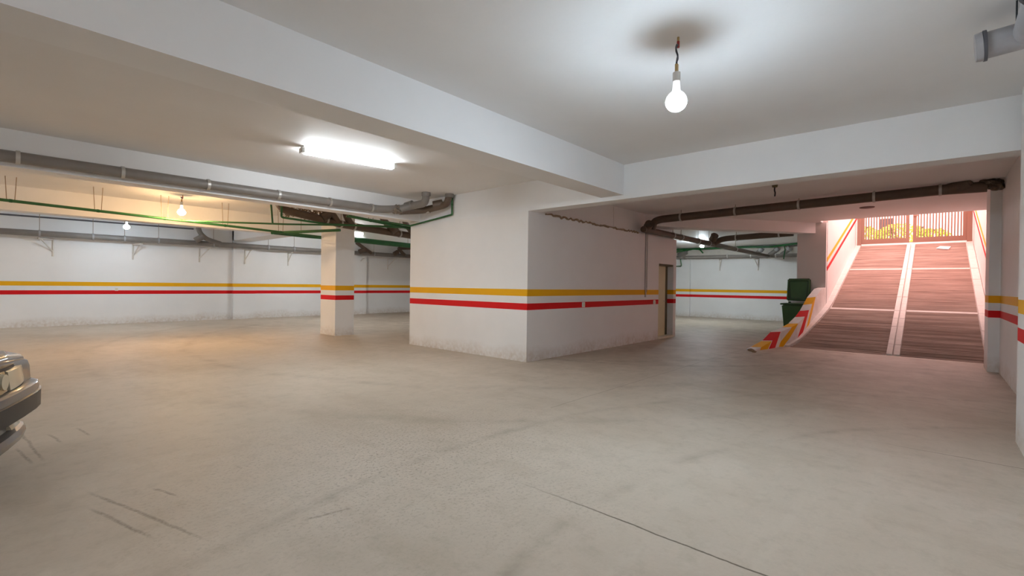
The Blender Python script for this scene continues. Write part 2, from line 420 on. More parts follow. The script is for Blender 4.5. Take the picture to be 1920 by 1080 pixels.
for i in range(nst):
    xa = X0+.01+(XG-.05-X0)*i/nst; xb = X0+.01+(XG-.05-X0)*(i+1)/nst-.008
    for y0, y1 in ((YM-.108, YM-.012), (YM+.012, YM+.108), (-.905, -.752)):
        j = rg.uniform(-.004, .004)
        finish('kerb_stone', slope_box(xa, xb, y0, y1, .03+j), 'kerb', ramp)
    finish('kerb_stone', slope_box(xa, xb, left_edge(xa)+.012, min(left_edge(xa)+.16, 2.6), .03, left_edge(xb)+.012, min(left_edge(xb)+.16, 2.6)), 'kerb', ramp)

# striped parapet beside the ramp foot
path = [(15.2, 2.20, 1.40), (14.8, 2.225, 1.36), (14.33, 2.285, 1.15), (13.75, 2.335, .81), (13.4, 2.36, .67), (12.95, 2.42, .52), (12.65, 2.52, .43), (12.4, 2.66, .35), (11.9, 2.72, .17), (11.4, 2.82, .06), (11.15, 2.86, .03)]
bm = bmesh.new(); run = bm.verts.layers.float.new('run')
def resample(p, n):
    p = [Vector(q) for q in p]; L = [0]
    for q, s in zip(p, p[1:]): L.append(L[-1]+(s-q).length)
    out = []
    for i in range(n):
        t = L[-1]*i/(n-1); k = max(j for j in range(len(L)-1) if L[j] <= t+1e-9)
        u_ = (t-L[k])/(L[k+1]-L[k]); out.append(p[k].lerp(p[k+1], u_))
    return out
rs = resample(path, 130); prev = None
for i, q in enumerate(rs):
    t = 1-i/129
    d = rs[min(i+1, 129)]-rs[max(i-1, 0)]; nrm = Vector((d.y, -d.x, 0)).normalized()
    if nrm.y < 0: nrm = -nrm
    th = .17 + .03*min(1, i/60)
    inner = Vector((q.x, q.y, 0)); outer = inner+nrm*th
    zt = q.z
    base = max(0, rz(q.x))-.02 if q.x > X0 else -.01
    cur = []
    # chevron: the painted run shifts back towards the foot, below and across
    for (pt, z, off) in ((inner, min(base, zt-.02), .62*min(1, (zt-max(base, 0))/.45)), (inner, zt, 0), (outer, zt, .06), (outer, -.01, .06)):
        vv = bm.verts.new((pt.x, pt.y, z)); vv[run] = q.x+off; cur.append(vv)
    if prev:
        for k in range(4): j = (k+1) % 4; bm.faces.new((prev[k], prev[j], cur[j], cur[k]))
    else: bm.faces.new(cur[::-1])
    prev = cur
bm.faces.new(prev)
struct('parapet', bm, 'curb', 'low curved parapet with yellow and red stripes at the ramp foot')

# ------------------------------------------------------------------ gate and street beyond
g = thing('gate', 'brown double-leaf bar gate at the top of the ramp', 'gate', (XG, .63, rz(XG)))
def gp(name, bm, mat='gate', par=None): return finish(name, bm, mat, par or g)
ZG = .05
GY0, GY1 = -1.62, 1.52          # local Y extent of the frame (world -.99 .. 2.15)
for y0, y1 in ((-1.62+.09, -1.62+.22), (1.52-.12, 1.52)): gp('gate_post', B(-.06, .06, y0, y1, 0, 2.1))
for side, (ya, yb) in enumerate(((-1.40, -.045), (.045, 1.40))):
    leaf = gp('gate_leaf', B(-.025, .025, ya, yb, ZG, ZG+.17))
    for nm, a_ in (('rail', (-.025, .025, ya, yb, 1.85, 1.95)), ('stile', (-.025, .025, ya, ya+.10, ZG+.17, 1.85)), ('stile', (-.025, .025, yb-.10, yb, ZG+.17, 1.85))):
        gp(nm, B(*a_), par=leaf)
    nb = 15
    for i in range(nb):
        y = ya+.1+(yb-ya-.2)*(i+.5)/nb
        gp('bar', B(-.012, .012, y-.020, y+.020, ZG+.17, 1.85), par=leaf)
gp('lock_box', B(-.05, .05, -.16, -.05, .95, 1.12))
# street
st = B(XG+.3, 60, -20, 25, 2.72, rz(XG+.3)-.0); struct('street', st, 'street', 'pale street level outside the gate')
hd = 0
for i, (hx, hy, hr, hh) in enumerate(((26.2, 2.6, 1.0, 1.35), (26.6, 1.15, .95, 1.4), (27.2, .1, .7, 1.15), (26.0, 4.2, 1.1, 1.5))):
    lab = ('yellow-green shrub outside behind the left gate leaf', 'yellow-green shrub outside behind the gate middle', 'smaller yellow-green shrub outside behind the right gate leaf', 'tall yellow-green shrub outside left of the gate opening')[i]
    sh = thing('shrub', lab, 'shrub', (hx, hy, 3.03), group=None)
    bm = bmesh.new()
    for k in range(5):
        t = rg.uniform(0, 6.28); tube(bm, [(0, 0, 0), (.25*math.cos(t), .25*math.sin(t), hh*.4), (.55*hr*math.cos(t+.5), .55*hr*math.sin(t+.5), hh*.8)], .025, 6)
    finish('stem', bm, 'bark', sh)
    bm = bmesh.new()
    for k in range(900):
        t, ph = rg.uniform(0, 6.28), math.acos(rg.uniform(-1, 1)); rr = rg.uniform(.55, 1)**.5
        c = Vector((hr*rr*math.sin(ph)*math.cos(t), hr*rr*math.sin(ph)*math.sin(t), hh*.46+hh*.42*rr*math.cos(ph)))
        n = Vector((rg.uniform(-1, 1), rg.uniform(-1, 1), rg.uniform(-.3, 1))).normalized(); x = n.orthogonal().normalized()*rg.uniform(.05, .09); y = n.cross(x).normalized()*.04
        q = [bm.verts.new(c+o_) for o_ in (-x, -y*1+n*.01, x, y+n*.01)]; bm.faces.new(q)
    o = finish('foliage', bm, 'leaf', sh); o['kind'] = 'stuff'
def house(name, label, x, y0, y1, z1, mat, wins):
    h = thing(name, label, 'building', (x, (y0+y1)/2, 2.9)); c = (y0+y1)/2
    finish('wall', B(0, 6, y0-c, y1-c, 0, z1), mat, h)
    finish('roof', B(-.3, 6.3, y0-c-.3, y1-c+.3, z1, z1+.25), 'timber', h)
    for (wy, wz, ww, wh) in wins:
        wf = finish('window', B(-.05, .05, wy-c-ww/2, wy-c+ww/2, wz, wz+wh), 'white_plastic', h)
        finish('pane', B(-.07, -.02, wy-c-ww/2+.07, wy-c+ww/2-.07, wz+.07, wz+wh-.07), 'glass', wf)
house('house', 'grey-white house seen through the left gate bars', 36, 1.4, 12, 6, 'render_grey', ((2.2, 1.6, .8, 1.2), (3.6, 1.6, .8, 1.2), (5.4, 1.6, .8, 1.2)))
house('house', 'white house seen through the right gate bars', 34.5, -1.9, 1.3, 5.5, 'render_white', ((.7, 1.55, .6, .5),))
house('house', 'salmon-pink house at the right end of the gate', 32, -9, -1.35, 5.5, 'render_pink', ((-2.6, 1.4, .8, 1.2),))
bm = bmesh.new()
pp = [bm.verts.new(p) for p in ((20.6, -.32, rz(20.6)+.012), (20.9, -.38, rz(20.9)+.02), (20.95, -.12, rz(20.95)+.03), (20.75, -.02, rz(20.75)+.015), (20.8, -.2, rz(20.8)+.05))]
for q in ((0, 1, 4), (1, 2, 4), (2, 3, 4), (3, 0, 4)): bm.faces.new([pp[i] for i in q])
o = finish('paper_scrap', bm, 'paper'); tag(o, 'crumpled white paper scrap near the top of the ramp', 'paper')
md = o.modifiers.new('thick', 'SOLIDIFY'); md.thickness = .004

# ------------------------------------------------------------------ pipes
def pipe_thing(name, label, pts, rad, mat, cat='pipe', clamps=(), couplings=(), rods=None, fil=.18, group=None, clamp_mat='steel', two=False):
    o0 = Vector(pts[0]); t = thing(name, label, cat, o0, group)
    L = [Vector(p)-o0 for p in pts]
    finish('pipe_run', T(L, rad, 14, fil), mat, t, True)
    def at(s):   # s = (segment index, fraction)
        i, fr = s; return L[i].lerp(L[i+1], fr), (L[i+1]-L[i]).normalized()
    for s in couplings:
        p, d = at(s); finish('coupling', cyl(bmesh.new(), p-d*.06, p+d*.06, rad*1.12, seg=14), mat, t, True)
    for s in clamps:
        p, d = at(s); c = finish('pipe_clamp', cyl(bmesh.new(), p-d*.02, p+d*.02, rad*1.16, seg=14), clamp_mat, t, True)
        if rods is not None:
            top = rods-o0.z
            if two:
                for k in (-1, 1): finish('hanger_rod', cyl(bmesh.new(), p+d*.05*k, Vector((p.x, p.y, top))+d*.07*k, .006, seg=6), 'rod', c)
            else: finish('hanger_rod', cyl(bmesh.new(), p+Vector((0, 0, rad)), (p.x, p.y, top), .006, seg=6), 'rod', c)
    return t
def frac(x0, x1, xs): return [(0, (x-x0)/(x1-x0)) for x in xs]

# P1: the long drain on the beam
p1 = pipe_thing('drain_pipe', 'long grey drain pipe clamped along the white beam at left', [(XL+.2, 8.30, 2.785), (5.35, 8.30, 2.838), (5.72, 8.12, 2.89)], .072, 'pvc',
    clamps=frac(XL+.2, 5.35, (-4.5, -3, -1.4, .28, 1.27, 2.29, 3.33, 4.24, 5.1)), couplings=frac(XL+.2, 5.35, (-2.2,)))
def riser(name, label, pts, rad, mat, extra=()):
    t = thing(name, label, 'pipe', pts[0]); o0 = Vector(pts[0])
    finish('pipe_run', T([Vector(p)-o0 for p in pts], rad, 14, .16), mat, t, True)
    for (p, q, rr, nm, mt) in extra: finish(nm, cyl(bmesh.new(), Vector(p)-o0, Vector(q)-o0, rr, seg=14), mt, t, True)
    return t
riser('drain_elbow', 'grey pipe elbow rising into the ceiling left of the white block', [(5.66, 8.13, 2.87), (5.86, 8.0, 2.95), (5.90, 7.62, 2.97), (5.86, 7.55, 3.19)], .075, 'pvc',
      (((5.80, 8.13, 2.93), (5.86, 7.98, 2.97), .094, 'inspection_cap', 'pvc'), ((5.86, 7.55, 3.10), (5.86, 7.55, 3.168), .088, 'coupling', 'pvc')))
riser('drain_elbow', 'grey-brown branch pipe with end cap and elbow on the white block', [(5.66, 8.17, 2.83), (6.1, 7.92, 2.88), (6.22, 7.62, 2.94), (6.245, 7.36, 2.97), (6.25, 7.30, 3.19)], .07, 'pvc_dark',
      (((6.14, 7.66, 2.95), (6.26, 7.52, 2.99), .1, 'inspection_cap', 'pvc_dark'), ((6.25, 7.30, 3.10), (6.25, 7.30, 3.168), .088, 'coupling', 'pvc'), ((6.13, 7.88, 2.89), (6.16, 7.82, 2.90), .082, 'pipe_clamp', 'steel')))
# ragged sealant wad at the branch
bm = bmesh.new(); sphere(bm, (0, 0, 0), .15, .08, .085, 18, 12)
for v_ in bm.verts: v_.co += Vector((rg.uniform(-1, 1), rg.uniform(-1, 1), rg.uniform(-1, 1)))*.028
o = finish('sealant_wrap', bm, 'foil', None, True, 20); o.location = (5.62, 8.16, 2.86); o.rotation_euler = (0, -.1, -.45)
tag(o, 'ragged grey sealant wrap around the pipe branch', 'sealant')

# P2: far-wall drain
p2 = pipe_thing('drain_pipe', 'grey drain pipe along the top of the far wall', [(XL+.2, 18.55, 2.585), (14.8, 18.55, 2.665)], .085, 'pvc',
    clamps=frac(XL+.2, 14.8, (-3, -1, 1.05, 2.17, 2.9, 3.75, 5.3, 7.1, 8.05, 11.55)), couplings=frac(XL+.2, 14.8, (5.95,)), rods=ZC, clamp_mat='pvc_light')
riser('drain_branch', 'grey Y-branch with two bends on the far wall drain', [(5.5, 18.5, 2.66), (5.05, 18.45, 2.78), (4.86, 18.45, 2.98), (4.83, 18.5, 3.17)], .075, 'pvc', (((4.72, 18.42, 2.70), (4.95, 18.36, 2.86), .1, 'inspection_cap', 'pvc'),))
riser('drain_branch', 'dark slanted branch pipe on the far wall right of the pillar', [(11.35, 18.45, 2.68), (10.98, 18.4, 2.86), (10.62, 18.4, 3.08)], .075, 'pvc_dark', (((10.75, 18.4, 2.70), (10.98, 18.36, 2.8), .1, 'inspection_cap', 'pvc_dark'),))
riser('drain_branch', 'dark forked branch pipe on the far wall next to the white block', [(13.1, 18.45, 2.70), (12.85, 18.4, 2.86), (12.72, 18.4, 2.98), (14.0, 18.2, 3.08)], .075, 'pvc_dark', (((12.5, 18.4, 2.70), (12.68, 18.36, 2.82), .1, 'inspection_cap', 'pvc_dark'),))
o = finish('conduit', T([(XL+.2, 18.72, 3.03), (4.75, 18.72, 3.11)], .022, 8), 'darkpipe'); tag(o, 'thin dark conduit along the far wall under the ceiling', 'pipe')
# P8: brown pipe cluster in front of the pillar head
p8 = pipe_thing('drain_pipe', 'brown dusty drain pipe passing in front of the pillar head', [(4.25, 10.7, 3.15), (4.35, 10.6, 2.93), (5.2, 10.5, 2.80), (5.7, 10.5, 2.735), (8.6, 10.5, 2.60), (10.5, 10.5, 2.56)], .085, 'pvc_dark', clamps=((2, .2), (2, .9), (3, .1), (3, .55), (3, .8)), rods=ZC, fil=.15)
riser('drain_branch', 'brown slanted branch pipe left of the pillar head', [(5.55, 10.48, 2.78), (5.45, 10.46, 2.9), (5.35, 10.46, 3.02), (5.3, 10.5, 3.18)], .08, 'pvc_dark', (((5.15, 10.42, 2.82), (5.3, 10.38, 2.95), .1, 'inspection_cap', 'pvc_dark'),))
riser('drain_branch', 'brown upright branch pipe just left of the pillar head', [(5.92, 10.48, 2.74), (5.78, 10.46, 2.9), (5.70, 10.46, 3.18)], .08, 'pvc_dark')
riser('drain_branch', 'first brown branch pipe right of the pillar head', [(7.2, 10.46, 2.68), (6.95, 10.42, 2.8), (6.8, 10.42, 2.92), (6.5, 10.3, 3.18)], .08, 'pvc_dark', (((6.95, 10.4, 2.68), (7.1, 10.36, 2.8), .1, 'inspection_cap', 'pvc_dark'),))
riser('drain_branch', 'second brown branch pipe right of the pillar head', [(7.75, 10.46, 2.66), (7.45, 10.3, 2.80), (7.15, 10.1, 2.94), (7.1, 9.9, 3.18)], .07, 'pvc_dark')
# old exposed patch of rubble and mesh on the ceiling by that pipe
bm = bmesh.new()
for k in range(260):
    x = rg.uniform(4.35, 5.35); y = rg.uniform(10.62, 10.9); z = rg.uniform(2.86, 3.15)-(x-4.35)*.06
    sphere_r = rg.uniform(.012, .03)
    c = Vector((x, y, z)); n = Vector((rg.uniform(-1, 1), rg.uniform(-1, 1), rg.uniform(-1, 1))).normalized()
    cyl(bm, c-n*sphere_r*2.2, c+n*sphere_r*2.2, sphere_r*.5, seg=5)
o = finish('wire_tangle', bm, 'debris'); o['kind'] = 'stuff'; tag(o, 'brown tangle of wire mesh and rubble behind the slanted pipe', 'rubble')

# green water pipes
def green(label, pts, rad, mat='green', clamps=(), rods=None, fil=.06):
    return pipe_thing('water_pipe', label, pts, rad, mat, clamps=clamps, rods=rods, fil=fil, clamp_mat='green_dark', two=True)
gx = (-5, -3, -1.4, .33, 1.51, 2.59, 3.75, 5.0)
green('long green water pipe hung on wires below the left ceiling', [(XL+.2, 12.3, 2.83), (0, 12.3, 2.745), (4.2, 12.3, 2.635), (6.2, 12.3, 2.575)], .027, clamps=[(0, (x+6.8)/6.8) for x in gx if x < 0]+[(1, x/4.2) for x in gx if 0 < x < 4.2]+[(2, .4)], rods=ZC)
t = thing('water_pipe', 'thick green pipe behind the pillar and the far tube light', 'pipe', (4.8, 12.7, 2.62))
finish('pipe_run', T([(.2, .0, .0), (1.2, .0, -.02), (1.7, .02, -.01)], .045, 14, .3), 'green_dark', t, True)
finish('sleeve', T([(1.65, .02, -.01), (2.5, .35, .04), (6.2, .35, -.02)], .08, 14, .3), 'green_dark', t, True)
for xx in (.9, 2.9, 4.6): finish('hanger_rod', cyl(bmesh.new(), (xx, .02 if xx < 1 else .35, -.01), (xx, .02 if xx < 1 else .35, ZC-2.62), .006, seg=6), 'rod', t)
green('green water pipe dropping from the ceiling near the rubble', [(4.16, 10.3, 3.17), (4.2, 10.3, 3.08), (4.2, 10.3, 2.72), (5.2, 10.3, 2.68), (7.2, 9.4, 2.72)], .022, fil=.04)
green('thin green pipe hanging down left of the rubble', [(4.02, 10.45, 3.17), (4.05, 10.45, 2.92), (4.08, 10.45, 2.58)], .02)
green('green water pipe crossing obliquely to the pillar head', [(2.9, 12.25, 2.66), (4.6, 10.9, 2.66), (6.0, 9.9, 2.70), (7.6, 9.3, 2.74)], .02)
green('green water pipe slanting behind the pillar', [(4.9, 12.6, 2.6), (5.9, 11.0, 2.66)], .035, 'green_dark')
green('green water pipe under the beam joining the white block', [(4.9, 8.9, 2.70), (6.0, 8.9, 2.685), (6.33, 8.72, 2.64), (6.33, 7.31, 2.765), (6.33, 7.31, 3.165)], .018, fil=.03, clamps=((3, .5),))
green('dark green water pipe running behind the beam bottom', [(5.0, 9.0, 2.73), (6.3, 9.0, 2.64), (7.4, 9.15, 2.60)], .03, 'green_dark', clamps=((0, .4),), rods=ZC)
# P4: ramp pipe
p4 = pipe_thing('drain_pipe', 'dark grey drain pipe hung across the ceiling in front of the ramp', [(10.9, 5.17, 2.76), (10.9, 5.12, 2.95), (10.9, 4.95, 2.99), (10.9, -.05, 3.075), (10.9, -.62, 3.06)], .088, 'pvc_dark',
   clamps=((2, .10), (2, .34), (2, .58), (2, .82), (2, 1.0)), rods=ZC, fil=.14)
riser('drain_elbow', 'dark pipe elbow and wrapped joint above the right ramp pillar', [(10.9, -.15, 3.07), (10.88, -.33, 3.13), (10.86, -.42, 3.19)], .092, 'pvc_dark', (((10.9, -.30, 3.09), (10.87, -.40, 3.15), .11, 'coupling', 'pvc_dark'),))
bm = bmesh.new(); sphere(bm, (0, 0, 0), .10, .16, .085, 18, 12)
for v_ in bm.verts: v_.co += Vector((rg.uniform(-1, 1), rg.uniform(-1, 1), rg.uniform(-1, 1)))*.022
o = finish('sealant_wrap', bm, plain('dark_joint_wrap', srgb(96, 84, 70), .4, metal=.3, var=.5, scale=16), None, True, 20); o.location = (10.9, -.68, 3.10); o.rotation_euler = (.45, 0, 0)
tag(o, 'dark ragged wrap at the pipe end above the right pillar', 'sealant')
p5 = pipe_thing('drain_pipe', 'dark drain pipe running past the white block to the end wall', [(10.5, 5.2, 2.73), (21.75, 5.2, 2.70)], .075, 'pvc_dark', clamps=frac(10.5, 21.75, (12.2, 12.75, 14.0, 14.9, 17.5)), rods=ZC)
riser('drain_elbow', 'round grey pipe end cap at the top of the white block', [(10.62, 5.2, 2.72), (10.6, 5.14, 2.80), (10.58, 5.10, 2.86)], .075, 'pvc_dark', (((10.66, 5.17, 2.80), (10.57, 5.08, 2.86), .1, 'inspection_cap', 'pvc_dark'),))
p7 = pipe_thing('drain_pipe', 'dark drain pipe behind the oblique beam towards the ramp pillar', [(15.3, 5.17, 2.74), (15.3, 5.0, 2.85), (15.3, 4.8, 2.88), (15.3, 3.0, 2.935)], .088, 'pvc_dark', clamps=((2, .15), (2, .8)), rods=ZC, fil=.12)
riser('drain_elbow', 'dark round pipe end cap beside the hanging pipe joint', [(15.1, 5.2, 2.74), (15.05, 5.14, 2.9), (15.0, 5.1, 3.0)], .075, 'pvc_dark', (((15.1, 5.16, 2.84), (15.0, 5.05, 2.97), .11, 'inspection_cap', 'pvc_dark'),))
p6 = pipe_thing('drain_pipe', 'grey drain pipe along the end wall behind the bin', [(21.9, 9.4, 2.80), (21.9, 2.6, 2.73)], .11, 'pvc', clamps=((0, .38), (0, .52), (0, .66)), couplings=((0, .1),), rods=ZC)
riser('drain_branch', 'grey branch pipe with cap at the left end of the end wall drain', [(21.85, 8.95, 2.8), (21.8, 8.75, 2.95), (21.8, 8.6, 3.12)], .1, 'pvc', (((21.8, 8.95, 2.86), (21.7, 8.6, 3.0), .13, 'inspection_cap', 'pvc'),))
for k, (yy, lab) in enumerate(((5.55, 'first grey pipe stub right of the crossing on the end wall'), (4.95, 'second grey pipe stub on the end wall'), (4.5, 'third grey pipe stub on the end wall next to the pillar'))):
    riser('drain_branch', lab, [(21.85, yy+.2, 2.76), (21.8, yy-.05, 2.92), (21.78, yy-.12, 3.02)], .09, 'pvc', (((21.8, yy-.05, 2.93), (21.78, yy-.14, 3.04), .105, 'inspection_cap', 'pvc_light'),))
green('dark green water pipe under the ceiling of the end area', [(21.6, 9.3, 3.12), (21.6, 6.0, 3.10), (21.6, 5.0, 3.07), (21.0, 4.2, 3.10), (20.6, 3.2, 3.11)], .04, 'green_dark')
green('dark green pipe loop beside the white block in the end area', [(21.5, 9.3, 2.95), (21.5, 8.2, 3.10), (21.5, 7.9, 3.08), (21.5, 7.75, 2.90)], .03, 'green_dark')
green('thin green pipe dropping onto the end wall drain', [(21.5, 4.55, 3.12), (21.5, 4.5, 2.95), (21.5, 4.55, 2.55)], .022, 'green_dark')
green('small dark green pipe bend low beside the white block', [(21.9, 8.95, 2.75), (21.9, 8.88, 2.35), (21.9, 9.35, 2.35)], .02, 'green_dark')

# pipe at the upper right corner, near the camera
t = thing('drain_pipe', 'large pale grey drain pipe with a capped tee at the upper right corner', 'pipe', (4.4, -.42, 2.98))
finish('pipe_run', cyl(bmesh.new(), (-7.5, .02, .03), (-.05, 0, .0), .075, seg=20), 'pvc_light', t, True)
bar = finish('tee', cyl(bmesh.new(), (0, .20, -.01), (0, -.40, .03), .084, seg=24), 'pvc_light', t, True)
finish('end_cap', cyl(bmesh.new(), (0, .205, -.01), (0, .24, -.013), .094, .088, seg=24), 'pvc_light', bar, True)
finish('cap_ring', cyl(bmesh.new(), (0, .185, -.009), (0, .203, -.01), .098, seg=24), 'darkpipe', bar, True)
for dx in (-1.35, -.62): finish('pipe_clamp', cyl(bmesh.new(), (dx-.02, .02, .004), (dx+.02, .02, .004), .081, seg=20), 'black', t, True)
finish('strap', B(-.125, -.085, -.40, .07, -.005, .030), 'bracket', t)
for yy in (.06,): finish('hanger_rod', cyl(bmesh.new(), (-.105, yy, .03), (-.105, yy, .19), .005, seg=6), 'black', t)

# wall brackets
def bracket(x, y, z, axis, label, skew=0, grp='white wall brackets under the far drain'):
    t = thing('wall_bracket', label, 'bracket', (x, y, z), grp, rz=(math.pi if axis == 'far' else math.pi/2)+skew)   # local +y away from wall
    finish('arm', B(-.02, .02, 0, .42, -.035, 0), 'bracket', t)
    finish('upright', B(-.02, .02, 0, .03, -.5, 0), 'bracket', t)
    finish('strut', T([(0, .01, -.36), (0, .34, -.03)], .018, 6), 'bracket', t)
for x, sk, lab in ((1.35, -.9, 'leftmost white bracket under the far wall drain'), (3.15, .4, 'white bracket under the far drain below the cool bulb'), (4.95, .8, 'white bracket under the branch bends of the far drain'),
                   (6.35, .2, 'white bracket on the pilaster under the far drain'), (7.95, .0, 'white bracket just left of the pillar under the far drain'),
                   (10.9, .5, 'white bracket just right of the pillar under the far drain'), (12.45, .8, 'white bracket under the far drain near the white block')):
    bracket(x, YF-.0 if not 5.9 < x < 6.7 else 18.7, 2.5, 'far', lab, sk)
for y, sk, lab in ((7.25, .5, 'white bracket on the end wall under the drain'), (5.65, -.2, 'white bracket on the end wall at the pipe crossing')):
    bracket(XR, y, 2.63, 'end', lab, sk, 'white brackets on the end wall')

# ------------------------------------------------------------------ lamps
def bulb(label, x, y, zb, mat, rad=.075, wire_off=.02, cap=True):
    t = thing('hanging_bulb', label, 'lamp', (x, y, zb))
    h = ZC-zb
    bm = bmesh.new(); prof = [(.004, -rad)]
    for k in range(1, 10):
        a_ = math.pi*k/18.2; prof.append((rad*math.sin(a_), -rad*math.cos(a_)))
    prof.append((.05, -rad*.0))
    lathe(bm, prof, seg=24); finish('globe', bm, mat, t, True, 60)
    bm = lathe(bmesh.new(), [(rad*1.0, -rad*.01)]+[(rad*math.cos(a_), rad*math.sin(a_)) for a_ in (.2, .45, .7, .95, 1.1)]+[(.028, rad*1.1), (.026, rad*1.5), (.024, rad*1.9)], seg=24); finish('globe_top', bm, 'globe_top', t, True)
    bm = lathe(bmesh.new(), [(.024, rad*1.9), (.027, rad*1.95), (.027, rad*2.75), (.014, rad*2.85)], seg=18); finish('socket', bm, 'white_plastic', t, True)
    zt = rad*2.85
    if h-zt > .05:
        finish('terminal', B(-.012, .014, -.010, .010, zt, zt+.055, bev=.004), 'brass', t)
        z0 = zt+.05
        for k, (mt, off) in enumerate((('black', -.006), ('darkpipe', .006))):
            pts_ = [(off, 0, z0)]+[(off*math.cos(j*1.7)+wire_off*.5*math.sin(j*.9), .005*math.sin(j*1.7), z0+(h-.04-z0)*j/7) for j in range(1, 7)]+[(wire_off, 0, h-.06)]
            finish('wire', T(pts_, .006, 8, .02), mt, t, True)
        finish('tape', cyl(bmesh.new(), (wire_off, 0, h-.075), (wire_off, 0, h-.03), .010, seg=10), 'red_tape', t, True)
        finish('hook', cyl(bmesh.new(), (wire_off, 0, h-.035), (wire_off, 0, h), .009, seg=8), 'brass', t, True)
    return t
bulb('bare globe bulb hanging on twisted wires in the front bay', 3.345, 1.415, 2.70, M['bulb_cool'])
bulb('small warm yellow bulb hanging over the left bay', 2.80, 11.9, 2.81, M['bulb_warm'])
bulb('small cool white bulb in front of the far wall', 2.70, 17.0, 2.86, M['bulb_far'])
bulb('small white bulb in the end area behind the white block', 18.6, 6.75, 2.98, M['bulb_back'], cap=False)
bulb('added fill bulb hanging unseen in the bay behind the camera', -3.6, 1.415, 2.70, M['bulb_fill'])  # unseen bulb added for fill from the camera side
def tube_light(label, x0, x1, y, z, mat, rz_=0):
    t = thing('tube_light', label, 'lamp', ((x0+x1)/2, y, z), rz=rz_); L = (x1-x0)/2
    finish('housing', B(-L, L, -.05, .05, -.045, 0, bev=.006), 'white_plastic', t)
    bm = bmesh.new(); prof = [(-.062, -.03), (-.064, -.065), (-.045, -.092), (0, -.100), (.045, -.092), (.064, -.065), (.062, -.03)]
    a = [bm.verts.new((-L+.03, y_, z_)) for y_, z_ in prof]; b = [bm.verts.new((L-.03, y_, z_)) for y_, z_ in prof]
    for i in range(len(prof)-1): bm.faces.new((a[i], a[i+1], b[i+1], b[i]))
    bm.faces.new(a[::-1]); bm.faces.new(b); bm.faces.new((a[0], b[0], b[-1], a[-1]))
    finish('diffuser', bm, mat, t)
    for s in (-1, 1): finish('end_cap', B(s*L-.025, s*L+.025, -.066, .066, -.09, -.02, bev=.01), 'white_plastic', t)
    return t
tl = tube_light('lit fluorescent tube fitting on the ceiling of the middle bay', 2.83, 4.14, 6.22, ZC, M['tube'], rz_=-.16)
tube_light('added fill tube fitting hidden behind the white block', 11.6, 12.9, 11.6, ZC, M['tube'])  # unseen tube added to raise the ambient light
tube_light('added fill tube fitting in the far bay left of the picture', -3.2, -1.9, 16.2, ZC, M['tube'])  # out-of-view tube added to brighten the far wall
tube_light('added fill tube fitting in the far bay hidden behind the pillar', 7.5, 8.8, 16.2, ZC, M['tube'])  # hidden tube added to brighten the bay past the tan beam
bulb('added neutral fill bulb hanging in the left bay outside the picture', -3.4, 11.9, 2.81, M['bulb_fill'])  # out-of-view bulb added as fill for the left bay
o = tube_light('small lit tube fitting beside the pillar head', 6.75, 7.95, 13.395, 2.95, M['tube_far'])
tube_light('added fill tube fitting on the ceiling behind the camera', -4.1, -2.8, 6.22, ZC, M['tube'])  # unseen tube added as fill behind the camera

# ------------------------------------------------------------------ door in the core
d = thing('door', 'narrow cream door standing ajar in the white block', 'door', (11.67, CY0, 0))
finish('frame', B(.0, .05, .02, .19, .05, 1.96), 'door', d)
finish('frame', B(.05, .93, .02, .19, 1.915, 1.96), 'door_dark', d)
leafm = finish('door_leaf', B(.05, .70, .13, .17, .05, 1.915), 'door', d)
finish('handle', T([(.62, .13, .98), (.62, .09, .98), (.54, .09, .98)], .010, 8, .02), 'steel', leafm)
finish('gap_shade', B(.70, .93, .17, .195, .05, 1.915), 'door_dark', d)  # dark sheet standing in for the shade in the ajar gap
finish('sill', B(-.02, .95, -.02, .19, 0, .05), 'sill', d)
# sockets and conduit
def socket(label, x, y, z, axis):
    t = thing('socket_box', label, 'socket', (x, y, z))
    if axis == 'y':
        finish('back_box', B(-.04, .04, -.03, 0, -.05, .05, bev=.006), 'white_plastic', t); finish('cover', B(-.028, .028, -.036, -.03, -.035, .03), 'sill', t)
    return t
socket('small white socket on the red stripe of the white block', 8.14, CY0, .975, 'y')
socket('small white socket beside the cream door', 11.40, CY0, .97, 'y')
socket('small grey socket outline above the red stripe of the far wall', 2.76, YF, 1.07, 'y')
t = thing('conduit', 'thin pale conduit dropping down the white block beside the door', 'pipe', (10.92, CY0-.015, 1.1))
finish('pipe_run', T([(0, 0, 0), (.005, 0, .8), (-.004, 0, 1.6)], .010, 8), 'bracket', t, True)
finish('cable', T([(.05, 0, .12), (.045, 0, .9), (.05, 0, 1.6)], .006, 8), 'pvc', t, True)
finish('cable', T([(-.045, .004, .0), (-.04, .004, .5), (-.05, .004, 1.0), (-.03, .004, 1.6)], .006, 8), 'pvc', t, True)
finish('clip', B(-.06, .06, -.012, .012, .2, .22), 'steel', t)
t = thing('lamp_wire', 'bare lamp wire stub hanging from the ceiling in front of the ramp', 'wire', (9.2, 2.1, ZC))
finish('ceiling_rose', cyl(bmesh.new(), (0, 0, -.05), (0, 0, 0), .04, .05, 12), 'door_dark', t)
finish('wire', T([(0, 0, -.04), (.02, .01, -.10), (-.01, -.01, -.15), (0, 0, -.21)], .012, 6, .02), 'black', t)
o = finish('junction_cover', cyl(bmesh.new(), (0, 0, 0), (0, 0, -.015), .14, .13, 20), 'hole'); o.location = (12.95, 1.13, ZC); tag(o, 'round dark junction cover on the ceiling above the ramp', 'cover')

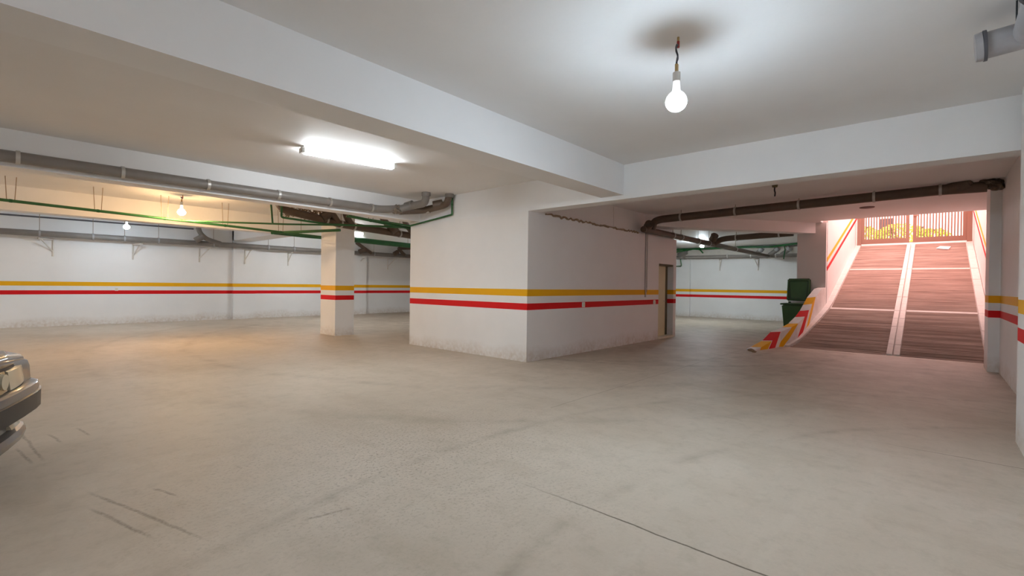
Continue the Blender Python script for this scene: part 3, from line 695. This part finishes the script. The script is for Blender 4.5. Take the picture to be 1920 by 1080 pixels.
# ------------------------------------------------------------------ bin
bn = thing('wheelie_bin', 'green wheeled rubbish bin with its lid open against the ramp pillar', 'bin', (14.62, 2.79, 0))
def frus(bm, b0, b1, z0, z1):
    lo = [bm.verts.new((x, y, z0)) for x, y in ((b0[0], b0[2]), (b0[1], b0[2]), (b0[1], b0[3]), (b0[0], b0[3]))]
    hi = [bm.verts.new((x, y, z1)) for x, y in ((b1[0], b1[2]), (b1[1], b1[2]), (b1[1], b1[3]), (b1[0], b1[3]))]
    bm.faces.new(lo[::-1]); bm.faces.new(hi)
    for i in range(4): j = (i+1) % 4; bm.faces.new((lo[i], lo[j], hi[j], hi[i]))
    return bm
bm = frus(bmesh.new(), (-.22, .22, -.21, .21), (-.30, .26, -.275, .275), .06, .93)
bmesh.ops.bevel(bm, geom=bm.edges[:], offset=.03, segments=3, affect='EDGES')
body = finish('body', bm, 'bin', bn, True)
rim = finish('rim', B(-.345, .30, -.30, .30, .925, .965, bev=.015), 'bin_dark', bn, True)
finish('grip', T([(-.345, -.2, .93), (-.37, -.2, .92), (-.37, .2, .92), (-.345, .2, .93)], .014, 8, .02), 'bin_dark', rim, True)
finish('hinge_bar', T([(.33, -.24, .99), (.33, .24, .99)], .018, 10), 'steel', bn, True)
for s in (-.2, .2): finish('hinge_lug', B(.27, .35, s-.03, s+.03, .93, 1.01, bev=.01), 'bin_dark', bn, True)
bm = B(.31, .375, -.285, .285, 1.02, 1.64)
for v_ in bm.verts:
    if v_.co.z > 1.5: v_.co.x += .07
    if v_.co.z > 1.5: v_.co.y *= .97
bmesh.ops.bevel(bm, geom=bm.edges[:], offset=.028, segments=3, affect='EDGES')
lid = finish('lid', bm, 'bin_dark', bn, True)
bm = B(.325, .345, -.215, .215, 1.10, 1.56)
for v_ in bm.verts:
    v_.co.x += .07*(v_.co.z-1.02)/.62
    if v_.co.z < 1.3: v_.co.y *= .8
bmesh.ops.bevel(bm, geom=bm.edges[:], offset=.012, segments=2, affect='EDGES')
for v_ in bm.verts: v_.co.x -= .03
finish('lid_panel', bm, 'bin', lid, True)
bm = bmesh.new()
loop = [(.30, -.255, 1.07), (.365, -.245, 1.60), (.365, .245, 1.60), (.30, .255, 1.07), (.30, -.255, 1.07)]
tube(bm, loop, .014, 8, .05); finish('lid_edge', bm, 'bin', lid, True)
for s in (-.27, .27):
    wv = finish('wheel', cyl(bmesh.new(), (.2, s-.025, .1), (.2, s+.025, .1), .1, seg=20), 'rubber', bn, True)
    finish('hub', cyl(bmesh.new(), (.2, s-.03, .1), (.2, s+.03, .1), .04, seg=14), 'bin_dark', wv, True)

# ------------------------------------------------------------------ rubble at the parapet tip
for (x, y, s, lab) in ((11.05, 2.93, .07, 'small mortar lump at the tip of the striped parapet'), (10.85, 2.82, .05, 'smaller pale mortar crumb in front of the parapet tip')):
    bm = bmesh.new(); bmesh.ops.create_icosphere(bm, subdivisions=2, radius=s)
    for v_ in bm.verts: v_.co *= rg.uniform(.7, 1.15); v_.co.z *= .45
    o = finish('mortar_lump', bm, 'debris'); o.location = (x, y, s*.35); tag(o, lab, 'rubble')

# ------------------------------------------------------------------ the car
def paint(name, col):
    k = NT(name); k.b.inputs['Coat Weight'].default_value = .8; k.b.inputs['Coat Roughness'].default_value = .05
    return k.fin(col, .35, .0, .6)
M['car'] = paint('dark_metallic_paint', srgb(40, 38, 42)); M['bumper'] = paint('dark_grey_bumper', srgb(60, 58, 62))
M['lens'] = plain('clear_lamp_lens', srgb(196, 184, 158), .12, spec=.8); M['chrome'] = plain('chrome', srgb(220, 218, 214), .12, metal=1.0)
M['trimblack'] = plain('black_car_trim', srgb(22, 21, 22), .4); M['carglass'] = plain('tinted_car_glass', srgb(24, 28, 30), .06, spec=.9)
M['lamp_in'] =  plain('headlamp_reflector', srgb(190, 168, 128), .18, metal=.5)
car = thing('car', 'dark metallic car showing only its front corner at the left edge', 'car', (.006, 4.465, 0), rz=math.radians(-20))
def loft(secs, closed=True):
    bm = bmesh.new(); rings = []
    for s in secs: rings.append([bm.verts.new(p) for p in s])
    for a, b in zip(rings, rings[1:]):
        n = len(a)
        for i in range(n): j = (i+1) % n; bm.faces.new((a[i], a[j], b[j], b[i]))
    bm.faces.new(rings[0][::-1]); bm.faces.new(rings[-1]); return bm
def sec(x, w, zb, zt, crown=.03):
    h = [(w*.88, zb), (w*.985, zb+.08), (w, zb+.25), (w*.995, zt-.16), (w*.97, zt-.06), (w*.92, zt-.015), (w*.8, zt+.005), (w*.4, zt+crown*.8), (0, zt+crown)]
    left = [(x, y, z) for y, z in h]; right = [(x, -y, z) for y, z in h[:-1]][::-1]
    return left+right
bs = [sec(-4.5, .74, .34, .86), sec(-4.4, .80, .26, .93), sec(-3.9, .835, .2, .95), sec(-2.9, .845, .19, .93), sec(-1.5, .845, .19, .92), sec(-.95, .845, .2, .885), sec(-.45, .835, .22, .83), sec(-.18, .815, .26, .795), sec(-.06, .79, .30, .775), sec(-.015, .76, .34, .75)]
finish('body', loft(bs), 'car', car, True, 50)
def cab(x, wb, wt, z0, z1):
    h = [(wb, z0), (wb*.99, z0+.05), ((wb+wt)/2, (z0+z1)/2), (wt, z1-.05), (wt*.92, z1-.005), (0, z1+.02)]
    return [(x, y, z) for y, z in h]+[(x, -y, z) for y, z in h[:-1]][::-1]
glass = finish('cabin_glass', loft([cab(-3.95, .70, .68, .92, .97), cab(-3.3, .76, .60, .92, 1.38), cab(-2.9, .77, .59, .92, 1.42), cab(-2.0, .77, .59, .92, 1.42), cab(-1.75, .77, .60, .91, 1.36), cab(-1.0, .74, .70, .90, .93)]), 'carglass', car, True, 50)
finish('roof', loft([cab(-3.35, .60, .585, 1.36, 1.40), cab(-2.9, .605, .59, 1.385, 1.445), cab(-2.0, .605, .59, 1.385, 1.445), cab(-1.72, .60, .58, 1.35, 1.385)]), 'car', car, True, 50)
for s in (-1, 1):
    for xx in (-2.35,): finish('door_pillar', B(xx-.05, xx+.05, s*.70-.07, s*.70+.07, .93, 1.36), 'car', car)
    finish('mirror', B(-1.55, -1.42, s*.93-.09, s*.93+.09, .96, 1.08, bev=.03), 'car', car, True)
    for xx in (-.82, -3.6):
        wv = finish('wheel', cyl(bmesh.new(), (xx, s*.70, .31), (xx, s*.855, .31), .31, seg=32), 'rubber', car, True)
        finish('rim', cyl(bmesh.new(), (xx, s*.80, .31), (xx, s*.865, .31), .20, .17, seg=28), 'chrome', wv, True)
        finish('arch', T([(xx+.36*math.cos(a_), s*.835, .31+.36*math.sin(a_)) for a_ in [math.pi*k/14 for k in range(15)]], .025, 8), 'trimblack', car, True)
# hood with a shut line
hs = []
for x, w_, z in ((-1.02, .70, .912), (-.7, .715, .875), (-.35, .71, .838), (-.14, .695, .808), (-.045, .67, .785), (-.02, .655, .762)):
    hs.append([(x, w_, z-.02), (x, w_-.01, z+.004), (x, w_*.6, z+.026), (x, 0, z+.036), (x, -w_*.6, z+.026), (x, -w_+.01, z+.004), (x, -w_, z-.02), (x, 0, z-.02)])
finish('hood', loft(hs), 'car', car, True, 50)
finish('grille', B(-.03, .035, -.10, .10, .575, .745, bev=.015), 'trimblack', car, True)
for k in range(5): finish('grille_bar', B(.03, .045, -.09, .09, .595+k*.03, .605+k*.03), 'chrome', car)
for s in (-1, 1):
    def lamp_box(y0, y1, x0, x1, z0, z1):      # a lamp glass that sweeps back towards the side
        bm = bmesh.new(); n = 7; rings = []
        for i in range(n):
            q = i/(n-1); y = y0+(y1-y0)*q; x = x0+(x1-x0)*q*q
            rings.append([bm.verts.new(p) for p in ((x, s*y, z0+.012*q), (x-.014, s*y, z1-.01), (x-.05, s*y, z1), (x-.09, s*y, z1-.005), (x-.09, s*y, z0))])
        for a, b in zip(rings, rings[1:]):
            for i in range(5): j = (i+1) % 5; bm.faces.new((a[i], a[j], b[j], b[i]))
        bm.faces.new(rings[0][::-1]); bm.faces.new(rings[-1]); return bm
    fr = finish('lamp_surround', lamp_box(.10, .795, .034, -.085, .565, .755), 'trimblack', car, True)
    finish('headlight', lamp_box(.105, .215, .040, .038, .58, .735), 'lamp_in', car, True)
    finish('headlight_glass', cyl(bmesh.new(), (.0, s*.16, .66), (.048, s*.16, .66), .06, .052, 20), 'lens', car, True)
    finish('corner_lamp', lamp_box(.245, .725, .044, -.040, .588, .725), 'lens', car, True)
    finish('fog_lamp', lamp_box(.34, .52, .020, .005, .295, .335), 'lens', car, True)
# bumper: a section swept around the nose
def sweep_nose(path_, prof, mat, name):
    bm = bmesh.new(); rings = []
    P = [Vector((x, y, 0)) for x, y in path_]
    for i, p in enumerate(P):
        t_ = (P[min(i+1, len(P)-1)]-P[max(i-1, 0)]).normalized(); n_ = Vector((-t_.y, t_.x, 0))
        if n_.dot(p-Vector((-1.5, 0, 0))) < 0: n_ = -n_
        rings.append([bm.verts.new(p+n_*o_+Vector((0, 0, z))) for o_, z in prof])
    for a, b in zip(rings, rings[1:]):
        m_ = len(prof)
        for k in range(m_): j = (k+1) % m_; bm.faces.new((a[k], a[j], b[j], b[k]))
    bm.faces.new(rings[0][::-1]); bm.faces.new(rings[-1])
    return finish(name, bm, mat, car, True, 35)
half = [(-.42, .86), (-.30, .862), (-.20, .855), (-.12, .835), (-.06, .80), (-.02, .74), (.01, .64), (.03, .5), (.045, .25), (.05, 0)]
full = half+[(x, -y) for x, y in half[:-1]][::-1]
sweep_nose(full, [(-.08, .575), (.02, .588), (.05, .575), (.058, .545), (.05, .50), (.045, .43), (.03, .385), (-.08, .37)], 'bumper', 'bumper')
sweep_nose(full, [(.045, .53), (.068, .52), (.066, .40), (.03, .39)], 'trimblack', 'bumper_strip')
low = [(x-.03-.02*abs(y), y*.93) for x, y in full[2:-2]]
sweep_nose(low, [(-.08, .37), (-.01, .37), (-.01, .29), (.03, .27), (.045, .235), (.03, .19), (-.08, .18)], 'car', 'front_apron')
for s in (-1, 1): finish('bumper_end', B(-.22, -.10, s*.885-.012, s*.885+.012, .395, .535, bev=.004), 'trimblack', car)
